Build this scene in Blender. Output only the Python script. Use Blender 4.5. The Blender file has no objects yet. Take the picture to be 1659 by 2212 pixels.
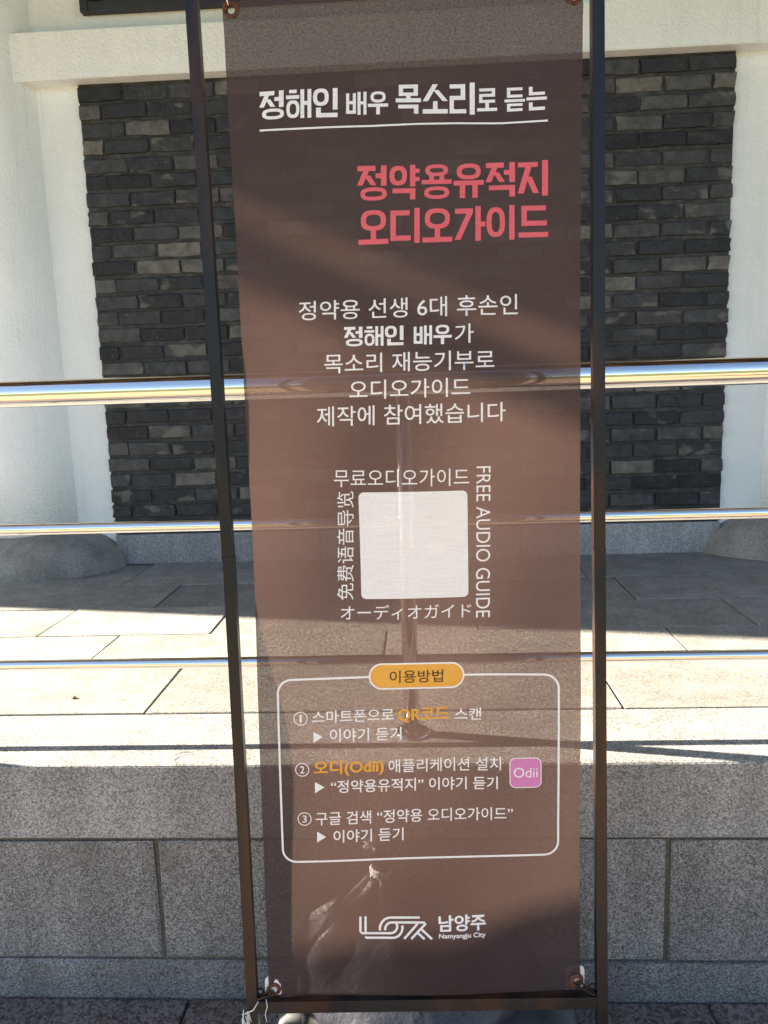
import bpy, bmesh, math, random
from mathutils import Vector, Matrix
import numpy as np
random.seed(7)
sc = bpy.context.scene
col = sc.collection

# ------------------------------------------------------------------ camera, sky, sun, exposure
FPX, PITCH, YAW, ROLL, CAMH = 1683.6, .154256, .050462, .031503, 1.402
def cam_axes():
    cp, sp, cy, sy = math.cos(PITCH), math.sin(PITCH), math.cos(YAW), math.sin(YAW)
    f = np.array([-sy*cp, cy*cp, -sp]); r0 = np.array([cy, sy, 0]); d0 = np.cross(f, r0)
    cr, sr = math.cos(ROLL), math.sin(ROLL)
    return np.array([cr*r0 + sr*d0, -sr*r0 + cr*d0, f])
CAM = cam_axes()
cam = bpy.data.cameras.new('camera'); cam.sensor_fit = 'HORIZONTAL'; cam.sensor_width = 36
cam.lens = 36*FPX/1659; cam.clip_start = .05; cam.clip_end = 2000
co = bpy.data.objects.new('camera', cam); col.objects.link(co)
co.matrix_world = Matrix(((CAM[0][0], -CAM[1][0], -CAM[2][0], 0), (CAM[0][1], -CAM[1][1], -CAM[2][1], 0),
                          (CAM[0][2], -CAM[1][2], -CAM[2][2], CAMH), (0, 0, 0, 1)))
sc.camera = co
SUN_EL, SUN_AZ = math.radians(28), math.radians(11)      # light travels towards +X and a little towards the camera
w = bpy.data.worlds.new('World'); sc.world = w; w.use_nodes = True
bg = w.node_tree.nodes['Background']; sky = w.node_tree.nodes.new('ShaderNodeTexSky')
sky.sky_type = 'NISHITA'; sky.sun_disc = False; sky.sun_elevation = SUN_EL
sky.sun_rotation = -(math.pi/2 - SUN_AZ)
w.node_tree.links.new(sky.outputs[0], bg.inputs[0]); bg.inputs[1].default_value = .055
sl = bpy.data.lights.new('sun', 'SUN'); sl.energy = 5.0; sl.angle = math.radians(.53); sl.color = (1, .88, .71)
so = bpy.data.objects.new('sun', sl); col.objects.link(so)
SD = Vector((math.cos(SUN_AZ)*math.cos(SUN_EL), -math.sin(SUN_AZ)*math.cos(SUN_EL), -math.sin(SUN_EL)))
so.rotation_euler = SD.to_track_quat('-Z', 'Y').to_euler(); so.location = (-8, 4, 9)
sc.view_settings.view_transform = 'Standard'; sc.view_settings.look = 'None'
sc.view_settings.exposure = 2.7; sc.view_settings.gamma = 1.0

# ------------------------------------------------------------------ pixel (1659 x 2212 view of the photo) -> place
def ray(x, y): return CAM.T @ np.array([(x-829.5)/FPX, (y-1106)/FPX, 1.0])
def onY(x, y, D): r = ray(x, y); p = r*D/r[1]; return p[0], D, p[2]+CAMH
def onZ(x, y, Z): r = ray(x, y); p = r*(Z-CAMH)/r[2]; return p[0], p[1], Z

# ------------------------------------------------------------------ materials
def mat(name):
    m = bpy.data.materials.new(name); m.use_nodes = True
    nt = m.node_tree; return m, nt, nt.nodes['Principled BSDF']
def N(nt, t, **kw):
    n = nt.nodes.new('ShaderNode'+t)
    for k, v in kw.items():
        if k.startswith('i_'):
            key = k[2:]; key = int(key) if key.isdigit() else key
            n.inputs[key].default_value = v
        else: setattr(n, k, v)
    return n
def L(nt, a, b): nt.links.new(a, b)
def ramp(nt, fac, stops, interp='LINEAR'):
    r = nt.nodes.new('ShaderNodeValToRGB'); r.color_ramp.interpolation = interp
    e = r.color_ramp.elements
    while len(e) < len(stops): e.new(.5)
    for el, (p, c) in zip(e, stops):
        el.position = p; el.color = (c, c, c, 1) if isinstance(c, (int, float)) else (*c, 1)
    L(nt, fac, r.inputs[0]); return r.outputs[0]
def mix(nt, fac, a, b, mode='MIX'):
    n = nt.nodes.new('ShaderNodeMix'); n.data_type = 'RGBA'; n.blend_type = mode
    for s, v in ((0, fac), (6, a), (7, b)):
        if hasattr(v, 'is_output'): L(nt, v, n.inputs[s])
        elif s == 0: n.inputs[0].default_value = v
        else: n.inputs[s].default_value = (*v, 1)
    return n.outputs[2]
def math_(nt, op, a, b=None, c=None):
    n = nt.nodes.new('ShaderNodeMath'); n.operation = op
    for i, v in enumerate((a, b, c)):
        if v is None: continue
        if hasattr(v, 'is_output'): L(nt, v, n.inputs[i])
        else: n.inputs[i].default_value = v
    return n.outputs[0]
def pos(nt): return N(nt, 'NewGeometry').outputs['Position']
def noise(nt, vec, scale, detail=2, rough=.5, out=0):
    n = N(nt, 'TexNoise'); n.inputs['Scale'].default_value = scale; n.inputs['Detail'].default_value = detail
    n.inputs['Roughness'].default_value = rough; L(nt, vec, n.inputs['Vector']); return n.outputs[out]
def voro(nt, vec, scale, out='Distance', feature='F1', rnd=1):
    n = N(nt, 'TexVoronoi', feature=feature); n.inputs['Scale'].default_value = scale
    n.inputs['Randomness'].default_value = rnd; L(nt, vec, n.inputs['Vector']); return n.outputs[out]
def scalev(nt, vec, s):
    n = N(nt, 'VectorMath', operation='MULTIPLY'); L(nt, vec, n.inputs[0]); n.inputs[1].default_value = s; return n.outputs[0]
def bump(nt, h, bsdf, strength, dist, prev=None):
    b = N(nt, 'Bump'); b.inputs['Strength'].default_value = strength; b.inputs['Distance'].default_value = dist
    L(nt, h, b.inputs['Height'])
    if prev is not None: L(nt, prev, b.inputs['Normal'])
    L(nt, b.outputs[0], bsdf.inputs['Normal']); return b.outputs[0]
def seed_vec(nt):
    "position shifted by a per-object random amount, so that copies never share a pattern"
    oi = N(nt, 'ObjectInfo'); g = N(nt, 'NewGeometry')
    r = math_(nt, 'ADD', oi.outputs['Random'], g.outputs['Random Per Island'])
    n = N(nt, 'VectorMath', operation='ADD'); L(nt, g.outputs['Position'], n.inputs[0])
    c = N(nt, 'CombineXYZ'); L(nt, math_(nt, 'MULTIPLY', r, 37.0), c.inputs[0]); L(nt, math_(nt, 'MULTIPLY', r, 11.0), c.inputs[2])
    L(nt, c.outputs[0], n.inputs[1]); return n.outputs[0], math_(nt, 'FRACT', math_(nt, 'MULTIPLY', r, 7.31))

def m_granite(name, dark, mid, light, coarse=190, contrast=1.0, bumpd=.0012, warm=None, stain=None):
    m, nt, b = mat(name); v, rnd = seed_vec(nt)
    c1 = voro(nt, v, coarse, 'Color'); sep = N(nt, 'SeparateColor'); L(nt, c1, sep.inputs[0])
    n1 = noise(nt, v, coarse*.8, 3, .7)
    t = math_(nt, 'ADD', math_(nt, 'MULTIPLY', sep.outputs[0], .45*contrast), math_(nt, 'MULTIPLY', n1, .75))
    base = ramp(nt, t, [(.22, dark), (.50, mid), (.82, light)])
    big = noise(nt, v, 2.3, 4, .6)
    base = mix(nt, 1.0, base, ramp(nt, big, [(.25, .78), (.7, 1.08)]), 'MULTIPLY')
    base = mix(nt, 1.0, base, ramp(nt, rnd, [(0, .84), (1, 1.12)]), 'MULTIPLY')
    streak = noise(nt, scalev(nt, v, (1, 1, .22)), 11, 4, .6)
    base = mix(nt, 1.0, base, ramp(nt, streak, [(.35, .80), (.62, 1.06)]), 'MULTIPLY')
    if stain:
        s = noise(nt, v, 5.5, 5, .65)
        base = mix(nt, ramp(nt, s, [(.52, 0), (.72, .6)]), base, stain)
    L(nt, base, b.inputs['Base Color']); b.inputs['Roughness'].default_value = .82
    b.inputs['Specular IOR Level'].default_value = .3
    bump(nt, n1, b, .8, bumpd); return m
M = {}
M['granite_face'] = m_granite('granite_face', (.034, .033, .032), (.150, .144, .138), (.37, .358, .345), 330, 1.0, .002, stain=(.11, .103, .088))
M['granite_floor'] = m_granite('granite_floor', (.14, .134, .120), (.25, .241, .219), (.38, .368, .342), 210, .8, .002, stain=(.18, .167, .142))
M['granite_kerb'] = m_granite('granite_kerb', (.07, .068, .066), (.215, .207, .195), (.43, .42, .40), 310, 1.0, .002)
M['granite_base'] = m_granite('granite_base', (.12, .124, .128), (.245, .25, .253), (.40, .405, .41), 230, 1.1, .002)
M['boulder'] = m_granite('boulder', (.15, .142, .126), (.25, .238, .212), (.36, .342, .31), 220, .7, .004, stain=(.13, .118, .098))
M['joint'] = m_granite('joint_mortar', (.055, .05, .04), (.11, .10, .082), (.18, .165, .135), 260, .8, .002)
M['paver'] = m_granite('paver', (.028, .022, .020), (.115, .092, .080), (.25, .21, .185), 150, 1.2, .005)

def m_plaster():
    m, nt, b = mat('white_plaster'); p = pos(nt)
    n1 = noise(nt, p, 85, 2, .55); n2 = noise(nt, scalev(nt, p, (1, 1, .45)), 3.0, 5, .6)
    c = mix(nt, ramp(nt, n2, [(.35, 0), (.75, 1)]), (.79, .815, .81), (.69, .715, .705))
    sp = voro(nt, p, 42, 'Distance'); spots = ramp(nt, sp, [(.03, 1), (.07, 0)])
    msk = ramp(nt, noise(nt, p, 3.7, 3), [(.60, 0), (.66, .55)])
    c = mix(nt, math_(nt, 'MULTIPLY', spots, msk), c, (.32, .29, .24))
    drip = noise(nt, scalev(nt, p, (1, 1, .07)), 16, 4, .65)
    c = mix(nt, ramp(nt, drip, [(.56, 0), (.75, .35)]), c, (.54, .54, .49))
    L(nt, c, b.inputs['Base Color']); b.inputs['Roughness'].default_value = .75; b.inputs['Specular IOR Level'].default_value = .25
    pr = bump(nt, noise(nt, p, 9, 3), b, .45, .014)
    bump(nt, n1, b, .65, .008, pr); return m
M['plaster'] = m_plaster()

def m_brick():
    m, nt, b = mat('black_brick'); v, rnd = seed_vec(nt)
    body = ramp(nt, rnd, [(0, (.011, .012, .014)), (.30, (.021, .022, .026)), (.60, (.034, .035, .038)), (.84, (.056, .055, .055)), (1, (.118, .110, .096))])
    cl = noise(nt, v, 22, 4, .65)
    body = mix(nt, 1.0, body, ramp(nt, cl, [(.25, .5), (.75, 1.65)]), 'MULTIPLY')
    patch = noise(nt, scalev(nt, v, (1, 1, 1.7)), 9, 2, .5)
    patm = math_(nt, 'MULTIPLY', ramp(nt, patch, [(.58, 0), (.66, .75)]), ramp(nt, math_(nt, 'FRACT', math_(nt, 'MULTIPLY', rnd, 5.7)), [(.45, 0), (.6, 1)]))
    body = mix(nt, patm, body, (.125, .115, .098))
    sp = voro(nt, scalev(nt, v, (1, 1, .55)), 75, 'Distance')
    spm = math_(nt, 'MULTIPLY', ramp(nt, sp, [(.05, 1), (.10, 0)]), ramp(nt, noise(nt, v, 14, 2), [(.53, 0), (.60, .9)]))
    body = mix(nt, spm, body, (.45, .45, .44))
    L(nt, body, b.inputs['Base Color']); b.inputs['Roughness'].default_value = .62
    b.inputs['Specular IOR Level'].default_value = .35
    pr = bump(nt, cl, b, .9, .010)
    bump(nt, noise(nt, v, 260, 3, .7), b, .35, .0015, pr); return m
M['brick'] = m_brick()
def m_simple(name, c, rough=.6, metal=0, spec=.5, nz=None, b_=None, c2=None, c2r=(.45, .65)):
    m, nt, b = mat(name); b.inputs['Roughness'].default_value = rough; b.inputs['Metallic'].default_value = metal
    b.inputs['Specular IOR Level'].default_value = spec
    p = pos(nt)
    if c2:
        L(nt, mix(nt, ramp(nt, noise(nt, p, nz or 6, 4, .6), [(c2r[0], 0), (c2r[1], 1)]), c, c2), b.inputs['Base Color'])
    else: b.inputs['Base Color'].default_value = (*c, 1)
    if b_: bump(nt, noise(nt, p, b_[0], 3, .6), b, b_[1], b_[2])
    return m
M['mortar'] = m_simple('brick_mortar', (.032, .033, .032), .9, c2=(.062, .062, .060), nz=18, b_=(160, .6, .004))
def m_steel():
    m, nt, b = mat('polished_steel'); b.inputs['Metallic'].default_value = 1; p = pos(nt)
    b.inputs['Base Color'].default_value = (.80, .78, .75, 1)
    s = noise(nt, scalev(nt, p, (.3, 1, 1)), 140, 3, .6)
    L(nt, ramp(nt, s, [(.3, .05), (.75, .13)]), b.inputs['Roughness'])
    bump(nt, noise(nt, scalev(nt, p, (.15, 1, 1)), 70, 2), b, .05, .0006); return m
M['steel'] = m_steel()
M['steel_post'] = m_simple('steel_post', (.45, .42, .39), .035, 1.0)
def m_black():
    m, nt, b = mat('black_painted_steel'); p = pos(nt)
    n1 = noise(nt, scalev(nt, p, (1, 1, .35)), 6, 4, .6)
    c = mix(nt, ramp(nt, n1, [(.46, 0), (.62, 1)]), (.0055, .006, .0085), (.042, .016, .006))
    n2 = noise(nt, p, 120, 3, .7)
    c = mix(nt, ramp(nt, n2, [(.64, 0), (.74, .35)]), c, (.03, .027, .024))
    L(nt, c, b.inputs['Base Color']); b.inputs['Roughness'].default_value = .36; b.inputs['Specular IOR Level'].default_value = .35
    bump(nt, n2, b, .15, .0006); return m
M['black'] = m_black()
M['rust'] = m_simple('rusty_metal', (.06, .018, .009), .7, .2, c2=(.15, .05, .02), nz=260, b_=(420, .6, .0008))
M['iron'] = m_simple('dark_iron', (.03, .027, .025), .45, .8, c2=(.07, .035, .02), nz=180)
M['wood'] = m_simple('dark_wood', (.017, .018, .024), .55, c2=(.028, .028, .034), nz=9, b_=(70, .25, .002))
M['wood_brown'] = m_simple('brown_eave_wood', (.16, .085, .045), .6, c2=(.11, .055, .03), nz=5)
M['tile'] = m_simple('roof_tile', (.05, .052, .056), .7, c2=(.08, .08, .08), nz=4)
M['base_plastic'] = m_simple('grey_plastic', (.115, .12, .118), .48, c2=(.08, .085, .083), nz=14, b_=(240, .2, .001))
def m_bag():
    m, nt, b = mat('navy_bag_plastic'); b.inputs['Base Color'].default_value = (.030, .031, .042, 1)
    b.inputs['Roughness'].default_value = .45; b.inputs['Specular IOR Level'].default_value = .5
    p = pos(nt); pr = bump(nt, noise(nt, p, 18, 4, .6), b, .6, .012); bump(nt, noise(nt, p, 60, 2, .6), b, .35, .004, pr); return m
M['bag'] = m_bag()
M['string'] = m_simple('white_string', (.62, .60, .55), .8)
M['patch'] = m_simple('white_patch', (.60, .60, .62), .5)
M['sand'] = m_simple('sandy_ground', (.37, .25, .145), .95, c2=(.32, .22, .135), nz=.8, b_=(40, .4, .01))
M['grass'] = m_simple('lawn', (.085, .10, .02), .9, c2=(.06, .08, .017), nz=1.3, b_=(30, .8, .05))

HOLE = .0010          # mesh pitch in metres
def m_fabric(name, c, back=None, trans=.34):
    m = bpy.data.materials.new(name); m.use_nodes = True; nt = m.node_tree; nt.nodes.clear()
    out = N(nt, 'OutputMaterial'); uv = N(nt, 'UVMap', uv_map='weave'); sep = N(nt, 'SeparateXYZ'); L(nt, uv.outputs[0], sep.inputs[0])
    def cell(o):
        f = math_(nt, 'FRACT', math_(nt, 'DIVIDE', math_(nt, 'ADD', o, 10.0), HOLE)); return math_(nt, 'SUBTRACT', f, .5)
    fx, fy = cell(sep.outputs[0]), cell(sep.outputs[1])
    d = math_(nt, 'SQRT', math_(nt, 'ADD', math_(nt, 'MULTIPLY', fx, fx), math_(nt, 'MULTIPLY', fy, fy)))
    u2 = N(nt, 'VectorMath', operation='MULTIPLY'); L(nt, uv.outputs[0], u2.inputs[0]); u2.inputs[1].default_value = (230, 300, 1)
    rad = math_(nt, 'MULTIPLY_ADD', noise(nt, u2.outputs[0], 1.0, 2, .6), .30, .055)
    hole = math_(nt, 'LESS_THAN', d, rad)
    thread = ramp(nt, d, [(.2, .82), (.5, 1.0), (.7, 1.1)])
    p = pos(nt)
    cc = mix(nt, ramp(nt, noise(nt, scalev(nt, p, (1, 1, 2.5)), 14, 4, .65), [(.3, 0), (.8, .22)]), c, tuple(min(1, x*1.25+.015) for x in c))
    us = N(nt, 'VectorMath', operation='MULTIPLY'); L(nt, uv.outputs[0], us.inputs[0]); us.inputs[1].default_value = (14, 420, 1)
    cc = mix(nt, 1.0, cc, ramp(nt, noise(nt, us.outputs[0], 1.0, 3, .6), [(.3, .92), (.7, 1.07)]), 'MULTIPLY')
    cc = mix(nt, 1.0, cc, thread, 'MULTIPLY')
    df = N(nt, 'BsdfPrincipled'); L(nt, cc, df.inputs['Base Color']); df.inputs['Roughness'].default_value = .6; df.inputs['Specular IOR Level'].default_value = .3
    tl = N(nt, 'BsdfTranslucent')
    tl.inputs[0].default_value = (*(back or c), 1)
    mx = N(nt, 'MixShader'); mx.inputs[0].default_value = trans; L(nt, df.outputs[0], mx.inputs[1]); L(nt, tl.outputs[0], mx.inputs[2])
    tr = N(nt, 'BsdfTransparent'); m2 = N(nt, 'MixShader'); L(nt, hole, m2.inputs[0]); L(nt, mx.outputs[0], m2.inputs[1]); L(nt, tr.outputs[0], m2.inputs[2])
    L(nt, m2.outputs[0], out.inputs[0]); return m
M['fabric'] = m_fabric('brown_mesh_fabric', (.046, .034, .0385), (.165, .098, .081), .46)
M['p_white'] = m_fabric('white_print', (.90, .91, .92), (.85, .75, .65), .10)
M['p_red'] = m_fabric('red_print', (.80, .14, .17), (.7, .18, .16), .12)
M['p_yellow'] = m_fabric('yellow_print', (.85, .43, .05), (.85, .45, .08), .15)
M['p_pink'] = m_fabric('magenta_print', (.66, .23, .52), (.7, .3, .5), .15)
M['p_dark'] = m_fabric('dark_print', (.035, .022, .02), (.1, .05, .03), .3)

# ------------------------------------------------------------------ mesh helpers
def link(name, me, m=None, parent=None, smooth=False):
    o = bpy.data.objects.new(name, me); col.objects.link(o)
    if m is not None and not me.materials: me.materials.append(m)
    if parent is not None: o.parent = parent
    if smooth:
        for p in me.polygons: p.use_smooth = True
    return o
def from_bm(name, bm, m=None, parent=None, smooth=False):
    bmesh.ops.recalc_face_normals(bm, faces=bm.faces)
    me = bpy.data.meshes.new(name); bm.to_mesh(me); bm.free(); return link(name, me, m, parent, smooth)
def empty(name, loc=(0, 0, 0)):
    o = bpy.data.objects.new(name, None); col.objects.link(o); o.location = loc; o.empty_display_size = .1; return o
def tag(o, label=None, cat=None, group=None, kind=None):
    for k, v in (('label', label), ('category', cat), ('group', group), ('kind', kind)):
        if v: o[k] = v
    return o
def box(bm, x0, x1, y0, y1, z0, z1, bev=0, seg=2):
    r = bmesh.ops.create_cube(bm, size=1)
    for v in r['verts']:
        v.co = Vector((x0+(v.co.x+.5)*(x1-x0), y0+(v.co.y+.5)*(y1-y0), z0+(v.co.z+.5)*(z1-z0)))
    if bev:
        es = list({e for v in r['verts'] for e in v.link_edges})
        bmesh.ops.bevel(bm, geom=es, offset=bev, segments=seg, affect='EDGES', profile=.6)
def frame_at(t):
    t = t.normalized(); a = Vector((0, 0, 1)) if abs(t.z) < .9 else Vector((1, 0, 0))
    n = t.cross(a).normalized(); return n, t.cross(n)
def tube(bm, pts, r, seg=10, closed=False):
    pts = [Vector(p) for p in pts]; n = len(pts); rings = []
    prev = None
    for i, p in enumerate(pts):
        if closed: t = pts[(i+1) % n]-pts[i-1]
        else: t = pts[min(i+1, n-1)]-pts[max(i-1, 0)]
        t.normalize()
        if prev is None: a, b = frame_at(t)
        else:
            a = (prev - t*prev.dot(t)).normalized(); b = t.cross(a)
        prev = a; rr = r[i] if isinstance(r, (list, tuple)) else r
        rings.append([bm.verts.new(p+(a*math.cos(2*math.pi*k/seg)+b*math.sin(2*math.pi*k/seg))*rr) for k in range(seg)])
    for i in range(n if closed else n-1):
        A, B = rings[i], rings[(i+1) % n]
        for k in range(seg): bm.faces.new((A[k], A[(k+1) % seg], B[(k+1) % seg], B[k]))
    if not closed:
        bm.faces.new(rings[0][::-1]); bm.faces.new(rings[-1])
def lathe(bm, prof, c, seg=48):
    rings = []
    for r, z in prof:
        rings.append([bm.verts.new((c[0]+r*math.cos(2*math.pi*k/seg), c[1]+r*math.sin(2*math.pi*k/seg), c[2]+z)) for k in range(seg)])
    for A, B in zip(rings, rings[1:]):
        for k in range(seg): bm.faces.new((A[k], A[(k+1) % seg], B[(k+1) % seg], B[k]))
    bm.faces.new(rings[0][::-1]); bm.faces.new(rings[-1])
def joint_ring(bm, c, axis, R, r, seg=20, tseg=8, squash=1.0, long=0):
    "torus; long > 0 stretches it into a chain link along the first in-plane direction"
    a, b = frame_at(Vector(axis)); pts = []
    for k in range(seg):
        t = 2*math.pi*k/seg; q = a*math.cos(t)*R + b*math.sin(t)*R*squash
        if long: q += a*(long if math.cos(t) > 0 else -long)
        pts.append(Vector(c)+q)
    tube(bm, pts, r, tseg, closed=True)

# ------------------------------------------------------------------ ground
TZ = .586              # terrace level
EDGE = 1.618           # front face of the terrace
bm = bmesh.new(); bmesh.ops.create_grid(bm, x_segments=2, y_segments=2, size=400)
for v in bm.verts: v.co.z = -.03
tag(from_bm('ground', bm, M['sand']), kind='structure')
bm = bmesh.new(); box(bm, -3.4, 3.4, .70, EDGE-.002, -.028, -.010)
pave = tag(from_bm('pavement', bm, M['joint']), kind='structure')
jx = onZ(399, 2185, 0)[0]
bm = bmesh.new(); box(bm, .003, .597, .003, .297, -.02, 0, .004, 2)
pm = bpy.data.meshes.new('paver'); bm.to_mesh(pm); bm.free(); pm.materials.append(M['paver'])
k = 0; y = EDGE-.30
while y > .69:
    x = jx - 3.0 + (.3 if k % 2 else 0)
    while x < 2.6:
        o = link('paver', pm, None, pave); o.location = (x, y, random.uniform(-.002, .001)); x += .6
    y -= .30; k += 1
# grassy bank behind the camera (seen only in the polished rails)
bm = bmesh.new(); g = []
for i in range(41):
    X = -80+i*4; g.append([bm.verts.new((X, -2.9, -.024)), bm.verts.new((X, -8, .0)), bm.verts.new((X, -20, .15)), bm.verts.new((X, -60, 2.4+.7*math.sin(X*.09)))])
for a, b in zip(g, g[1:]):
    for j in range(3): bm.faces.new((a[j], b[j], b[j+1], a[j+1]))
tag(from_bm('lawn', bm, M['grass'], None, True), kind='structure')

# ------------------------------------------------------------------ terrace: core, kerb stones, slabs, face blocks
X0, X1 = -6.2, 5.4
bm = bmesh.new(); box(bm, X0, X1, EDGE+.012, 9.6, -.02, TZ-.006)
terr = tag(from_bm('terrace', bm, M['joint']), kind='structure')
def stone(name, x0, x1, y0, y1, z0, z1, m, bev, parent, wob=.0015):
    bm = bmesh.new(); box(bm, x0, x1, y0, y1, z0, z1, bev, 2)
    for v in bm.verts: v.co += Vector([random.uniform(-wob, wob) for _ in range(3)])
    return from_bm(name, bm, m, parent)
zb = [onY(0, 1817, EDGE)[2], onY(829, 2078, EDGE)[2]]       # joints of the front face
kx = [X0, -4.9, -3.05, -1.22, .95, 2.9, 4.6, X1]
for a, b in zip(kx, kx[1:]): stone('kerb_stone', a+.003, b-.003, EDGE, 1.905, zb[0]+.005, TZ, M['granite_kerb'], .006, terr, .002)
jl, jr = onY(344, 1950, EDGE)[0], onY(1443, 1950, EDGE)[0]; step = jr-jl
bx = [X0]+[jl+step*k for k in range(-4, 5) if X0+.3 < jl+step*k < X1-.3]+[X1]
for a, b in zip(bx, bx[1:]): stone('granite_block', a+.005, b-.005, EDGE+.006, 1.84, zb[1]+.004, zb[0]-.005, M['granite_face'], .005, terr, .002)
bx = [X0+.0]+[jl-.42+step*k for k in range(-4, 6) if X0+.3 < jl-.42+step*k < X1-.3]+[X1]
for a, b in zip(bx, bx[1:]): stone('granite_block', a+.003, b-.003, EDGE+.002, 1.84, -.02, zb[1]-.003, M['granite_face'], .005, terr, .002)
def fx(x, y): return onZ(x, y, TZ)[0]
rows = [(1.911, 2.297, [fx(350, 1493), fx(1330, 1500)]), (2.297, 2.586, [fx(229, 1397), fx(1461, 1379)]),
        (2.586, 2.932, [fx(121, 1347), fx(472, 1346), fx(1597, 1322)]), (2.932, 3.30, [fx(362, 1288), fx(1352, 1271)]), (3.30, 3.80, [fx(300, 1240), fx(1250, 1225)])]
for y0, y1, js in rows:
    xs = sorted(js); d = max(.75, xs[1]-xs[0] if len(xs) > 1 else 1)
    while xs[0]-.95 > X0+.2: xs.insert(0, xs[0]-random.uniform(.7, 1.15))
    xs = [X0]+[x for x in xs if x > X0+.25]
    while xs[-1]+.95 < X1-.2: xs.append(xs[-1]+random.uniform(.7, 1.15))
    xs.append(X1)
    # long gaps behind the banner get a joint of their own
    full = [xs[0]]
    for a, b in zip(xs, xs[1:]):
        n = max(1, round((b-a)/1.15))
        for k in range(1, n+1): full.append(a+(b-a)*k/n)
    for a, b in zip(full, full[1:]): stone('paving_slab', a+.003, b-.003, y0+.003, y1-.003, TZ-.05, TZ+random.uniform(-.003, .0012), M['granite_floor'], .003, terr, .0008)

# ------------------------------------------------------------------ the hall
WY = 3.75
hall = empty('memorial_hall', (0, WY, TZ))
tag(hall, 'white plastered hall with dark brick wall panel and round columns behind the steel railing', 'building')
def hp(o): o.parent = hall; o.matrix_parent_inverse = Matrix.Translation((0, -WY, -TZ)); return o
def hpart(name, bm, m, smooth=False): return hp(from_bm(name, bm, m, None, smooth))
BX0, BX1 = -.4073*WY, .378*WY
BZ1 = .3787*WY+CAMH; BZ0 = CAMH-.6637
lz0 = (onY(55, 178.3, 3.68)[2]+onY(1593, 100.6, 3.68)[2])/2; lz1 = onY(240, 59, 3.68)[2]
lz0 = max(lz0, BZ1+.004)
CXL = onY(144, 666, 3.84)[0]-.25; CXR = -CXL + (BX0+BX1)
BAY = CXR-CXL
bm = bmesh.new(); box(bm, CXL-BAY, CXR+BAY, 3.768, 3.95, TZ, 4.55); hpart('wall', bm, M['plaster'])
bm = bmesh.new(); box(bm, CXL-BAY-.02, CXL-BAY+.17, 3.95, 9.2, TZ, 4.6); box(bm, CXL-BAY, CXR+BAY, 9.0, 9.2, TZ, 4.6); hpart('side_wall', bm, M['plaster'])
def lintel(x0, x1):
    bm = bmesh.new(); r = bmesh.ops.create_cube(bm, size=1)
    for v in r['verts']: v.co = Vector((x0+(v.co.x+.5)*(x1-x0), 3.68+(v.co.y+.5)*.20, lz0+(v.co.z+.5)*(lz1-lz0)))
    bmesh.ops.bevel(bm, geom=list(bm.edges), offset=.0035, segments=2, affect='EDGES')
    return hpart('lintel_beam', bm, M['plaster'])
for k in (0, 1): lintel(CXL+k*BAY+.1, CXR+k*BAY-.1)
# columns on rough boulder bases
def boulder(c, rx, ry, h, seed, prof):
    rnd = random.Random(seed); bm = bmesh.new(); seg, lev = 48, 12; rings = []
    ph = [rnd.uniform(0, 6.28) for _ in range(6)]
    for j in range(lev+1):
        t = j/lev; z = h*prof(t); ring = []
        s = (1-t**2.6)**.5 if t < 1 else 0
        s = max(s, .02)
        for k in range(seg):
            a = 2*math.pi*k/seg
            q = 1+.05*math.sin(2*a+ph[0])+.035*math.sin(3*a+ph[1])+.02*math.sin(5*a+ph[2]+3*t)
            ring.append(bm.verts.new((c[0]+rx*s*q*math.cos(a), c[1]+ry*s*q*math.sin(a), c[2]+z*(1+.05*math.sin(a+ph[3])+.03*math.sin(2*a+ph[4])))))
        rings.append(ring)
    for A, B in zip(rings, rings[1:]):
        for k in range(seg): bm.faces.new((A[k], A[(k+1) % seg], B[(k+1) % seg], B[k]))
    bm.faces.new(rings[-1]); return bm
cols = [CXL-BAY, CXL, CXR, CXR+BAY]
for i, cx in enumerate(cols):
    cy = 4.035 if i == 0 else 3.86      # the corner pillar stands flush with the wall
    bm = bmesh.new(); lathe(bm, [(.262, .06), (.257, .6), (.25, 1.5), (.248, 2.6), (.245, 4.0)], (cx, cy, TZ), 72)
    c = hpart('column', bm, M['plaster'], True)
    for p in c.data.polygons: p.use_smooth = abs(p.normal.z) < .9
    bo = from_bm('base_stone', boulder((cx, cy, TZ-.02), .49, .46, .235, 11+i, lambda t: t), M['boulder'], None, True)
    bo.parent = c
# granite sill under the bricks
gx = [BX0, BX0+1.02, BX0+2.0, BX1]
for a, b in zip(gx, gx[1:]):
    bm = bmesh.new(); box(bm, a+.002, b-.002, 3.735, 3.80, TZ, BZ0-.002, .006); hpart('granite_sill', bm, M['granite_base'])
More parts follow.
